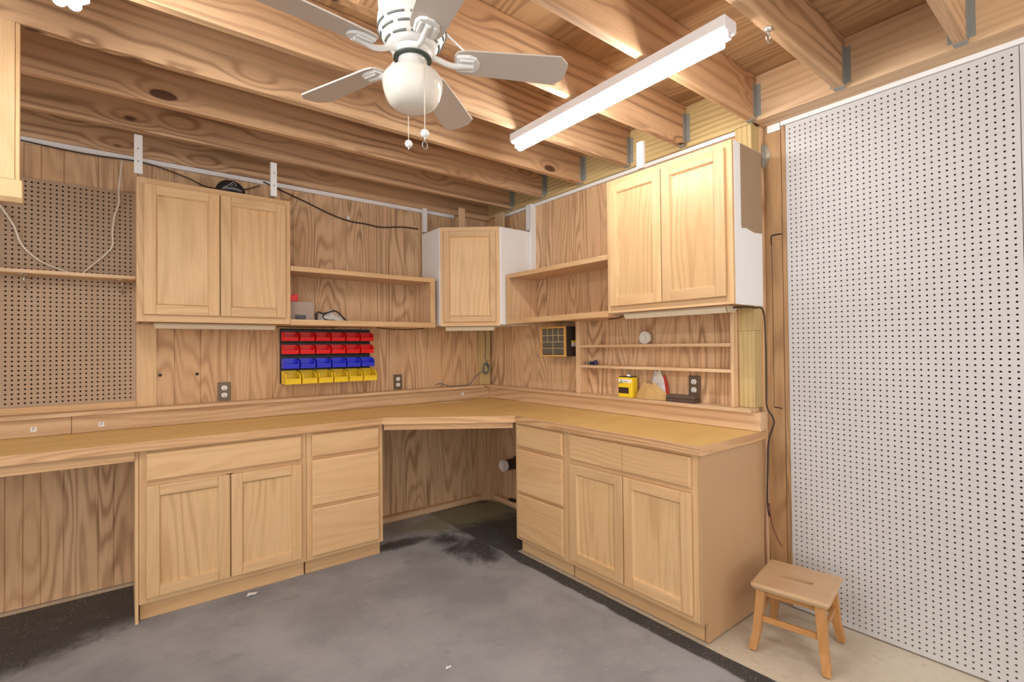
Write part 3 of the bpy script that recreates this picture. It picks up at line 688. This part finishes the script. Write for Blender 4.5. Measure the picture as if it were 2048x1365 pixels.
# ------------------------------------------------------------------ wall bins
t = thing('bin_panel', 'black louvred rail panel carrying the coloured bins on the left wall', 'panel', (-1.51, 0, 1.16))
m = MB((-1.51, 0, 1.16)); m.box(-1.842, -1.185, -.016, -.001, 1.152, 1.541)
m.build('panel', BLACK, t, bevel=.002)
m = MB((-1.51, 0, 1.16))
for z in (1.532, 1.437, 1.345, 1.248): m.box(-1.842, -1.185, -.026, -.0165, z-.020, z+.006)
m.build('rails', BLACK, t, bevel=.002)
def bin_(mat, w_, d, h, label, grp, loc):
    t = thing('storage_bin', label, 'bin', loc, 0, grp)
    th = .0022; lip = h*.42
    # side profile in (y,z): back at 0 to front -d
    prof = [(0, 0), (-d, 0), (-d-.004, lip), (-d*.86, h*.80), (-d*.55, h*.93), (0, h)]
    m = MB()
    m.prism(prof, 'x', 0, th); m.prism(prof, 'x', w_-th, w_)
    m.hexa([(th, -d, 0), (w_-th, -d, 0), (w_-th, 0, 0), (th, 0, 0)], [(th, -d, th), (w_-th, -d, th), (w_-th, 0, th), (th, 0, th)])
    m.box(th, w_-th, -th, 0, th, h)
    m.hexa([(th, -d, th), (w_-th, -d, th), (w_-th, -d+th, th), (th, -d+th, th)], [(th, -d-.004, lip), (w_-th, -d-.004, lip), (w_-th, -d-.004+th, lip), (th, -d-.004+th, lip)])
    m.build('tray', mat, t, bevel=.0008)
    r = MB(); r.box(.004, w_-.004, -d-.010, -d-.0045, lip-.008, lip, 0); r.build('lip', mat, t, bevel=.001)
    fl = .007
    for xa in (0, w_-fl):
        m = MB(); m.hexa([(xa, -d-.0075, lip+.0005), (xa+fl, -d-.0075, lip+.0005), (xa+fl, -d-.0045, lip+.0005), (xa, -d-.0045, lip+.0005)], [(xa, -d*.86-.004, h*.80), (xa+fl, -d*.86-.004, h*.80), (xa+fl, -d*.86-.0008, h*.80), (xa, -d*.86-.0008, h*.80)])
        m.build('flange', mat, t, bevel=.0006)
    return t
nm = ['first', 'second', 'third', 'fourth', 'fifth', 'sixth']
first = {}
for row, (mat, cn, z0, h, d, rowname) in enumerate([(RED, 'red', 1.452, .066, .060, 'top'), (RED, 'red', 1.360, .066, .064, 'second'), (BLUE, 'blue', 1.258, .070, .078, 'third'), (YEL, 'yellow', 1.150, .092, .122, 'bottom')]):
    for k in range(6):
        lab = '%s %s plastic bin from the left in the %s row of the wall rack' % (nm[k], cn, rowname)
        x = -1.838+k*.111; loc = (x, -.0275, z0)
        if k == 0: first[row] = bin_(mat, .1010, d, h, lab, cn+' storage bins, '+rowname+' row', loc)
        else:
            src = first[row]; cpy = src.copy(); COL.objects.link(cpy); cpy.location = loc; cpy['label'] = lab
            for ch in src.children:
                c2 = ch.copy(); COL.objects.link(c2); c2.parent = cpy

# ------------------------------------------------------------------ outlets
def outlet(label, loc, rz, mat=PLATE):
    t = thing('power_outlet', label, 'outlet', loc, rz, 'duplex outlets')
    MB().box(-.037, .037, -.012, -.001, -.060, .060).build('cover_plate', mat, t, bevel=.003)
    for z in (-.024, .024):
        m = MB(); m.prism([(.017*math.cos(a)*1.02, z+.0175*math.sin(a) if abs(math.sin(a)) < .85 else z+.0149*math.copysign(1, math.sin(a))) for a in [2*math.pi*k/20 for k in range(20)]], 'y', -.0145, -.0122)
        r = m.build('receptacle', OUTW, t)
        m = MB()
        for x in (-.007, .006): m.box(x-.001, x+.001, -.0152, -.0146, z-.001, z+.009)
        m.box(-.003, .003, -.0152, -.0146, z-.011, z-.006); m.build('slots', DARK, r)
outlet('double socket on the left wall below the double door cabinet', (-2.187, 0, 1.118), 0)
outlet('double socket on the left wall just right of the coloured bins', (-.942, 0, 1.118), 0)
outlet('double socket on the right wall behind the dark flat case', (0, -2.118, 1.150), -math.pi/2)
for x, l in ((-2.535, 'small dark wall hook under the left cabinet, nearer the pegboard'), (-2.34, 'small dark wall hook under the left cabinet, nearer the socket')):
    m = MB((x, 0, 1.24)); m.lathe([(.010, -.003), (.010, -.001)], (x, 0, 1.24), 12, 'y'); m.tube([(x, -.003, 1.24), (x, -.02, 1.24), (x, -.024, 1.25)], .003, 6)
    tag(m.build('wall_hook', CORDD), l, 'hook', 'small dark wall hooks')

# ------------------------------------------------------------------ items in the left shelf and on top
t = thing('cardboard_box', 'grey box with a dark label at the left end of the open shelf', 'box', (-1.74, -.15, 1.5785))
MB((-1.74, -.15, 1.5785)).box(-1.845, -1.665, -.21, -.06, 1.5785, 1.722).build('box_body', GREY, t, bevel=.002)
MB((-1.74, -.15, 1.5785)).box(-1.79, -1.72, -.2118, -.2105, 1.594, 1.630).build('box_label', plain('slate_label', srgb(84, 88, 92), .6), t)
m = MB((-1.8, -.15, 1.723)); m.prism([(-1.842, 1.7228), (-1.765, 1.7228), (-1.765, 1.772), (-1.785, 1.772), (-1.842, 1.755)], 'y', -.19, -.10)
tag(m.build('red_tool', RED, bevel=.004), 'small red plastic item standing on the grey box', 'tool')
def cloth(name, c, rx, ry, h, mats, label, cat, seed, n=72, amp=.4, split=None, squash=1.0, pw=2.2):
    rnd = random.Random(seed); ph = [rnd.uniform(0, 6.28) for _ in range(14)]
    V = []; F = []; mi = []
    R = 34
    for i in range(R+1):
        r = i/R
        for k in range(n):
            a = 2*math.pi*k/n
            e = 1+.18*math.sin(2*a+ph[0])+.12*math.sin(3*a+ph[1])+.06*math.sin(7*a+ph[2])
            x = rx*r*e*math.cos(a); y = ry*r*e*math.sin(a)
            base = max(0, 1-r**pw)**.75
            f = base*(1+amp*.6*math.sin(5*x/rx+3*y/ry+ph[3])+amp*.5*math.sin(7*y/ry-4*x/rx+ph[4])+amp*.35*math.sin(13*x/rx+6*y/ry+ph[5])+amp*.35*math.sin(17*x/rx+5*math.sin(3*y/ry+ph[7])+ph[8])+amp*.2*math.sin(21*r+3*a+ph[6]))
            z = max(.003*(1-r)+.0015, h*.62*f*squash)
            V.append((c[0]+x, c[1]+y, c[2]+z))
    for i in range(R):
        for k in range(n):
            k2 = (k+1) % n; F.append((i*n+k, (i+1)*n+k, (i+1)*n+k2, i*n+k2))
            mi.append(1 if split and split(k/n, i/R) else 0)
    m = MB(c); m._add(V, F, 0, True)
    m.mi = mi
    m._add([V[R*n+k] for k in range(n)], [list(range(n))], 0)
    return m, V, n
def rag(name, c, rx, ry, h, mats, label, seed, **k):
    m, V, n = cloth(name, c, rx, ry, h, mats, label, 'rag', seed, **k)
    o = m.build(name, mats); return tag(o, label, 'rag')
t0 = rag('crumpled_rag', (-1.53, -.14, 1.5785), .105, .045, .115, [RAGW, BLACK], 'crumpled white rag with black edging inside the open left shelf', 11, amp=.3)
for pts, r_ in (([(-1.648, -.19, 1.640), (-1.63, -.195, 1.655), (-1.60, -.195, 1.646), (-1.57, -.19, 1.652), (-1.52, -.19, 1.668), (-1.48, -.19, 1.650), (-1.44, -.195, 1.605), (-1.40, -.195, 1.586), (-1.36, -.195, 1.584)], .0055),
                ([(-1.648, -.196, 1.638), (-1.645, -.20, 1.61), (-1.645, -.20, 1.584), (-1.63, -.20, 1.583)], .007),
                ([(-1.57, -.20, 1.652), (-1.60, -.20, 1.630), (-1.595, -.20, 1.610), (-1.56, -.20, 1.600), (-1.52, -.20, 1.600), (-1.495, -.20, 1.584)], .004)):
    m = MB((-1.53, -.14, 1.5785)); m.tube(smooth_path(pts, 8), r_, 6); m.build('strap', BLACK, t0)
# black cap
t = thing('baseball_cap', 'black cap with a pale mountain emblem on top of the left cabinet', 'cap', (-2.18, -.225, 2.3705))
m = MB((-2.18, -.225, 2.3705)); V = []; F = []; n = 28
for i in range(11):
    ph = math.pi/2*i/10
    for k in range(n): a = 2*math.pi*k/n; V.append((-2.18+.088*math.cos(a)*math.cos(ph)**.8 if ph < 1.57 else -2.18, -.225+.07*math.sin(a)*math.cos(ph)**.8 if ph < 1.57 else -.225, 2.3715+.098*math.sin(ph)))
for i in range(10):
    for k in range(n): F.append((i*n+k, i*n+(k+1) % n, (i+1)*n+(k+1) % n, (i+1)*n+k))
m._add(V, F, 0, True); m._add([V[k] for k in range(n)], [list(range(n))[::-1]]); m.build('crown', plain('black_cloth', srgb(34, 30, 34), .8), t)
def capf(u, v):   # point on the front of the crown: u across, v height
    ph = math.asin(min(.98, v/.098)); r_ = math.cos(ph)**.8; s = u/(.088*r_); s = max(-.97, min(.97, s)); return (-2.18+u, -.225-.07*r_*math.sqrt(1-s*s)-.0015, 2.3715+v)
m = MB((-2.18, -.225, 2.3705))
for line in ([(-.045, .036), (-.025, .045), (-.005, .066), (.008, .078), (.02, .072), (.024, .052)], [(-.008, .048), (.002, .06), (.012, .052), (.008, .044)], [(-.055, .030), (-.03, .034), (0, .036), (.03, .035), (.055, .030)], [(-.055, .022), (-.03, .026), (0, .028), (.03, .027), (.055, .022)]):
    m.tube([capf(u, v) for u, v in line], .002, 5)
m.build('emblem', plain('silver_thread', srgb(190, 186, 186), .5), t)
m = MB((-2.18, -.225, 2.3705)); m.prism([(-2.25, -.27), (-2.24, -.30), (-2.20, -.31), (-2.16, -.31), (-2.12, -.30), (-2.11, -.27)], 'z', 2.3708, 2.376); m.build('brim', BLACK, t)

# ------------------------------------------------------------------ right wall: rack, organiser, items
t = thing('shelf_rack', 'shallow two shelf wooden rack on the right wall above the ledge', 'shelf', (-.045, -1.82, 1.052))
O2 = (-.045, -1.82, 1.052)
MB(O2).box(-.092, -.001, -1.247, -1.209, 1.052, 1.579).build('side_board', wood('board', 'z'), t, bevel=.0015)
MB(O2).box(-.092, -.041, -2.4075, -2.3905, 1.052, 1.579).build('side_board', wood('board', 'z'), t, bevel=.0015)
for z in (1.395, 1.250): MB(O2).box(-.092, -.001, -2.390, -1.2475, z-.010, z+.009).build('shelf_board', wood('board', 'y'), t, bevel=.0015)
t = thing('parts_organizer', 'small black parts cabinet with tan front frame and clear drawers', 'organizer', (0, -1.02, 1.32))
t.rotation_euler = (0, 0, -math.pi/2)     # local x -> -y, front at local y = -.15
W2, H2, D2 = .275, .226, .150; x0 = -.135
m = MB(); m.box(x0+.001, x0+W2-.001, -D2+.012, -.001, .001, H2-.001); m.build('case', plain('black_brown_case', srgb(54, 44, 38), .6), t, bevel=.002)
m = MB(); f_ = .017; yf = -D2
m.box(x0, x0+f_, yf, yf+.0115, 0, H2); m.box(x0+W2-f_, x0+W2, yf, yf+.0115, 0, H2); m.box(x0+f_, x0+W2-f_, yf, yf+.0115, 0, f_*.7); m.box(x0+f_, x0+W2-f_, yf, yf+.0115, H2-f_*.8, H2)
m.build('front_frame', plain('tan_frame', srgb(222, 170, 92), .5), t, bevel=.001)
ix0, ix1 = x0+f_, x0+W2-f_; zs = [f_*.7, .062, .110, .160, H2-f_*.8]
CLR = plain('smoky_clear_plastic', srgb(104, 100, 92), .25); RIB = plain('pale_divider', srgb(212, 190, 140), .5)
for r in range(4):
    nc = 2 if r < 2 else 4
    for k in range(nc):
        a0 = ix0+(ix1-ix0)*k/nc; a1 = ix0+(ix1-ix0)*(k+1)/nc
        m = MB(); m.box(a0+.003, a1-.003, yf+.004, yf+.0115, zs[r]+.004, zs[r+1]-.003); dr = m.build('drawer', CLR, t, bevel=.001)
m = MB()
for z in zs[1:4]: m.box(ix0, ix1, yf+.002, yf+.0105, z-.0025, z+.0025)
m.box((ix0+ix1)/2-.002, (ix0+ix1)/2+.002, yf+.002, yf+.0105, zs[0], zs[4])
for q in (.25, .75): m.box(ix0+(ix1-ix0)*q-.0018, ix0+(ix1-ix0)*q+.0018, yf+.002, yf+.0105, zs[2], zs[4])
m.build('dividers', RIB, t)
m = MB(); m.box(x0+W2-.0008, x0+W2+.0004, -.085, -.035, .075, .12, 0); m.box(x0+W2-.0008, x0+W2+.0006, -.085, -.035, .105, .12, 1)
m.build('side_label', [RAGW, YEL], t)
# tape roll
m = MB((-.05, -1.795, 1.405)); 
m.lathe([(.0005, -.019), (.017, -.019), (.018, -.0235), (.024, -.0235), (.025, -.021), (.034, -.021), (.036, -.0235), (.041, -.022), (.041, .0), (.034, .0015), (.0005, .0015)], (-.035, -1.795, 1.4462), 28, 'x')
tag(m.build('tape_roll', plain('translucent_tape', srgb(226, 222, 212), .3)), 'roll of clear tape standing on the upper rack shelf', 'tape')
m = MB((-.05, -1.32, 1.26)); m.box(-.06, -.03, -1.345, -1.315, 1.2595, 1.285); m.lathe([(.012, 0), (.014, .02), (.009, .035)], (-.045, -1.362, 1.2595), 14)
tag(m.build('bottle_cap', plain('navy_plastic', srgb(40, 44, 92), .4), bevel=.003), 'small navy blue plastic pieces on the lower rack shelf', 'cap')
m = MB((-.05, -1.28, 1.26)); m.lathe([(.010, 0), (.011, .028)], (-.05, -1.283, 1.2595), 14)
tag(m.build('small_jar', plain('smoke_jar', srgb(150, 132, 112), .3)), 'tiny clear container at the left end of the lower rack shelf', 'jar')
# yellow can
t = thing('paint_can', 'yellow and white can on the right hand ledge beside the tan rag', 'can', (-.058, -1.665, 1.0515))
O3 = (-.058, -1.665, 1.0515)
MB(O3).prism([(-.090, -1.718), (-.090, -1.600), (-.030, -1.600), (-.030, -1.718)], 'z', 1.0515, 1.185).build('can_body', YEL, t, bevel=.006, seg=3)
MB(O3).box(-.0908, -.0900, -1.712, -1.606, 1.150, 1.172).build('white_label', WHITE, t)
m = MB(O3); m.box(-.0908, -.0900, -1.690, -1.606, 1.078, 1.118, 0); m.box(-.0912, -.0908, -1.640, -1.606, 1.145, 1.149, 0); m.build('dark_label', plain('dark_print', srgb(60, 40, 34), .6), t)
m = MB(O3)
cur = [(0, .008), (.004, .014), (.009, .016), (.008, .010), (.002, .006), (.0, .001), (.006, -.001), (.012, .004)]
m.tube([(-.0918, -1.625-p, 1.153+q) for p, q in cur], .0014, 5); m.tube([(-.0918, -1.640-.006*i, 1.156+(.004 if i % 2 else -.001)) for i in range(8)], .0013, 5)
m.build('script_lettering', plain('grey_print', srgb(90, 80, 110), .6), t)
MB(O3).prism([(-.086, -1.714), (-.086, -1.604), (-.034, -1.604), (-.034, -1.714)], 'z', 1.1852, 1.191).build('lid', plain('dark_lid', srgb(50, 48, 52), .5), t, bevel=.002)
MB(O3).lathe([(.014, 0), (.014, .010), (.011, .012)], (-.060, -1.668, 1.1912), 16).build('cap', WHITE, t)
rag('rag', (-.066, -1.845, 1.0515), .028, .105, .150, [RAGT], 'crumpled tan rag lying on the ledge next to the yellow can', 5, amp=.17, pw=2.6)
m, V, n = cloth('rag', (-.0155, -1.87, 1.0515), .0095, .080, .245, None, '', '', 8, amp=.16, pw=4.0, split=lambda a, r: .66 < a < .84 and r > .3)
tag(m.build('rag', [RAGW, RAGR]), 'white rag with a red patch bunched up behind the tan rag', 'rag')
t = thing('flat_case', 'dark flat plastic case on the ledge in front of the socket', 'case', (-.055, -2.06, 1.0515))
MB((-.055, -2.06, 1.0515)).box(-.094, -.018, -2.165, -1.975, 1.0515, 1.074).build('base', plain('case_brown', srgb(84, 68, 58), .5), t, bevel=.003)
MB((-.055, -2.06, 1.0515)).box(-.094, -.018, -2.165, -1.975, 1.0745, 1.094).build('lid', plain('case_brown2', srgb(96, 78, 66), .5), t, bevel=.003)
# cable bundle in the corner
P = []
for k in range(40):
    a = k/39*4.4*math.pi; rr = .034+.006*math.sin(k*.9); P.append((-.095+rr*math.cos(a)*.8, -.055-.006*math.sin(a*.5)-.0004*k, 1.20+rr*1.4*math.sin(a)))
m = MB((-.09, -.06, 1.2)); m.tube(P, .0035, 6); m.tube(smooth_path([(-.085, -.06, 1.22), (-.075, -.06, 1.26), (-.10, -.055, 1.30), (-.09, -.055, 1.40), (-.095, -.05, 1.56)], 5), .003, 6)
m.tube(smooth_path([(-.12, -.06, 1.19), (-.17, -.05, 1.15), (-.22, -.045, 1.11), (-.27, -.05, 1.062), (-.36, -.06, 1.057), (-.48, -.05, 1.058), (-.56, -.04, 1.085), (-.60, -.03, 1.075)], 5), .0035, 6)
tag(m.build('cable_bundle', CORDB), 'coiled blue grey cables hanging in the corner above the worktop', 'cable')
m = MB((-.5, -.06, .931)); m.tube(smooth_path([(-.62, -.12, .9345), (-.60, -.18, .9345), (-.52, -.20, .9345), (-.44, -.17, .9345), (-.43, -.12, .9345)], 5), .0022, 6)
tag(m.build('loose_wire', CORDW), 'thin pale wire lying on the worktop near the corner', 'wire')

# pipe stub below the worktop
t = thing('vent_pipe', 'white plastic pipe stub with dark collar sticking out below the worktop corner', 'pipe', (-.002, -.415, .385))
O4 = (-.002, -.415, .385)
MB(O4).lathe([(.062, -.030), (.062, -.002)], (0, -.42, .385), 30, 'x').build('collar', BLACK, t)
m = MB(O4); m.lathe([(.047, -.0305), (.047, -.155)], (0, -.42, .385), 30, 'x'); m.build('sleeve', plain('dark_sleeve', srgb(56, 40, 38), .4), t)
m = MB(O4); m.lathe([(.049, -.1555), (.050, -.186), (.047, -.188), (.043, -.186), (.041, -.176), (.0005, -.174)], (0, -.42, .385), 30, 'x'); m.build('pipe_mouth', PVC, t)
m = MB((-.03, -.35, .07)); m.prism([(-.055, -.33), (-.03, -.32), (-.02, -.40), (-.05, -.41)], 'z', .0455, .065)
tag(m.build('rubble', BLACK, bevel=.006), 'small dark lump lying on the baseboard under the pipe stub', 'debris')

# ------------------------------------------------------------------ step stool
SX, SY = -.2515, -2.779
t = thing('step_stool', 'small wooden step stool with a hand slot standing by the white pegboard', 'stool', (SX, SY, -.0005), math.radians(9.6))
ZS = .300
# local: x = depth (towards the pegboard), y = long side
hx, hy = .170, .158
def ring(hx_, hy_, r, z, n=6):
    out = []
    for (cx, cy, a0) in ((hx_-r, hy_-r, 0), (-hx_+r, hy_-r, 90), (-hx_+r, -hy_+r, 180), (hx_-r, -hy_+r, 270)):
        for k in range(n+1): a = math.radians(a0+90*k/n); out.append((cx+r*math.cos(a), cy+r*math.sin(a), z))
    return out
def slot(z, n=6, hw=.0185, hl=.048):
    out = []
    for (cy, a0) in ((hl, 0), (-hl, 180)):
        for k in range(2*n+2): a = math.radians(a0+180*k/(2*n+1)); out.append((hw*math.cos(a), cy+hw*math.sin(a), z))
    return out
rs = [ring(hx-.010, hy-.010, .012, ZS-.028), ring(hx-.004, hy-.004, .014, ZS-.020), ring(hx, hy, .016, ZS-.010), ring(hx-.003, hy-.003, .014, ZS-.004), ring(hx-.010, hy-.010, .012, ZS)]
n = len(rs[0]); sl1, sl0 = slot(ZS), slot(ZS-.028)
m = MB(); base = 0
V = [p for r in rs for p in r]; F = []
for i in range(4):
    for k in range(n): F.append((i*n+k, i*n+(k+1) % n, (i+1)*n+(k+1) % n, (i+1)*n+k))
ns_ = len(sl1); b1 = len(V); V += sl1; b0 = len(V); V += sl0
for k in range(ns_): F.append((b1+k, b1+(k+1) % ns_, b0+(k+1) % ns_, b0+k))
def ang_(p): return math.atan2(p[1], p[0]*1.0)
# bridge outer ring to slot ring by matching parameter
def bridge(oi, ii, flip):
    no, ni = len(oi), len(ii)
    a = sorted(range(no), key=lambda k: math.atan2(V[oi[k]][1]/hy, V[oi[k]][0]/hx)); b = sorted(range(ni), key=lambda k: math.atan2(V[ii[k]][1]/.062, V[ii[k]][0]/.0145))
    oi = [oi[k] for k in a]; ii = [ii[k] for k in b]
    A_ = [math.atan2(V[k][1]/hy, V[k][0]/hx) for k in oi]; B_ = [math.atan2(V[k][1]/.062, V[k][0]/.0145) for k in ii]
    i = j = 0
    while i < no or j < ni:
        ta = A_[i+1] if i+1 < no else A_[(i+1) % no]+2*math.pi; tb = B_[j+1] if j+1 < ni else B_[(j+1) % ni]+2*math.pi
        if (ta <= tb and i < no) or j >= ni: F.append((oi[i % no], oi[(i+1) % no], ii[j % ni])); i += 1
        else: F.append((oi[i % no], ii[(j+1) % ni], ii[j % ni])); j += 1
bridge([4*n+k for k in range(n)], [b1+k for k in range(ns_)], False)
bridge([k for k in range(n)], [b0+k for k in range(ns_)], True)
m._add(V, F, 0, False)
m.build('seat', wood('stool', 'y'), t)
LG = wood('leg', 'z')
for sx in (-1, 1):
    for sy in (-1, 1):
        tx, ty = sx*.128, sy*.116; bx, by = sx*.166, sy*.146
        m = MB(); a_, b_ = .0185, .0150
        for (z0, z1) in ((.001, .09), (.09, ZS-.0285)):
            def ctr(z):
                f = z/(ZS-.0285); k = .008*math.sin(math.pi*f)   # slight sabre curve
                return (bx+(tx-bx)*f-sx*k, by+(ty-by)*f-sy*k*.6)
            (xa, ya), (xb, yb) = ctr(z0), ctr(z1); s0 = 1+.25*z0/.27; s1 = 1+.25*z1/.27
            q = lambda x, y, z, s: [(x-a_*s, y-b_*s, z), (x+a_*s, y-b_*s, z), (x+a_*s, y+b_*s, z), (x-a_*s, y+b_*s, z)]
            m.hexa(q(xa, ya, z0, s0), q(xb, yb, z1, s1))
        m.build('leg', LG, t, bevel=.0015)
for s in (-1, 1):
    MB().box(s*.128-.007, s*.128+.007, -.100, .100, ZS-.058, ZS-.0285).build('apron', wood('leg', 'y'), t, bevel=.001)
    MB().box(-.108, .108, s*.116-.007, s*.116+.007, ZS-.058, ZS-.0285).build('apron', wood('leg', 'x'), t, bevel=.001)
    MB().box(s*.142-.008, s*.142+.008, -.113, .113, .128, .152).build('stretcher', wood('leg', 'y'), t, bevel=.002)
    MB().box(-.122, .122, s*.126-.007, s*.126+.007, .150, .176).build('stretcher', wood('leg', 'x'), t, bevel=.002)

# ------------------------------------------------------------------ bits on the floor
def scrap(x, y, l, s, z=.0005, pts=None):
    m = MB((x, y, z)); 
    V = [(x+s*u, y+s*v, z+s*q) for u, v, q in ((-.8, -.2, .0), (-.2, -.5, .25), (.5, -.35, .05), (1, .1, .15), (.3, .45, .02), (-.4, .3, .3))]
    m._add(V+[(a, b, c+.0008) for a, b, c in V], [(0, 1, 2, 3, 4, 5), (11, 10, 9, 8, 7, 6)]+[(i, (i+1) % 6, 6+(i+1) % 6, 6+i) for i in range(6)])
    tag(m.build('paper_scrap', WHITE), l, 'scrap')
scrap(-2.142, -.64, 'torn white scrap on the mat in front of the wide left cabinet', .035)
scrap(-1.603, -1.90, 'small white scrap on the middle of the grey mat', .018)
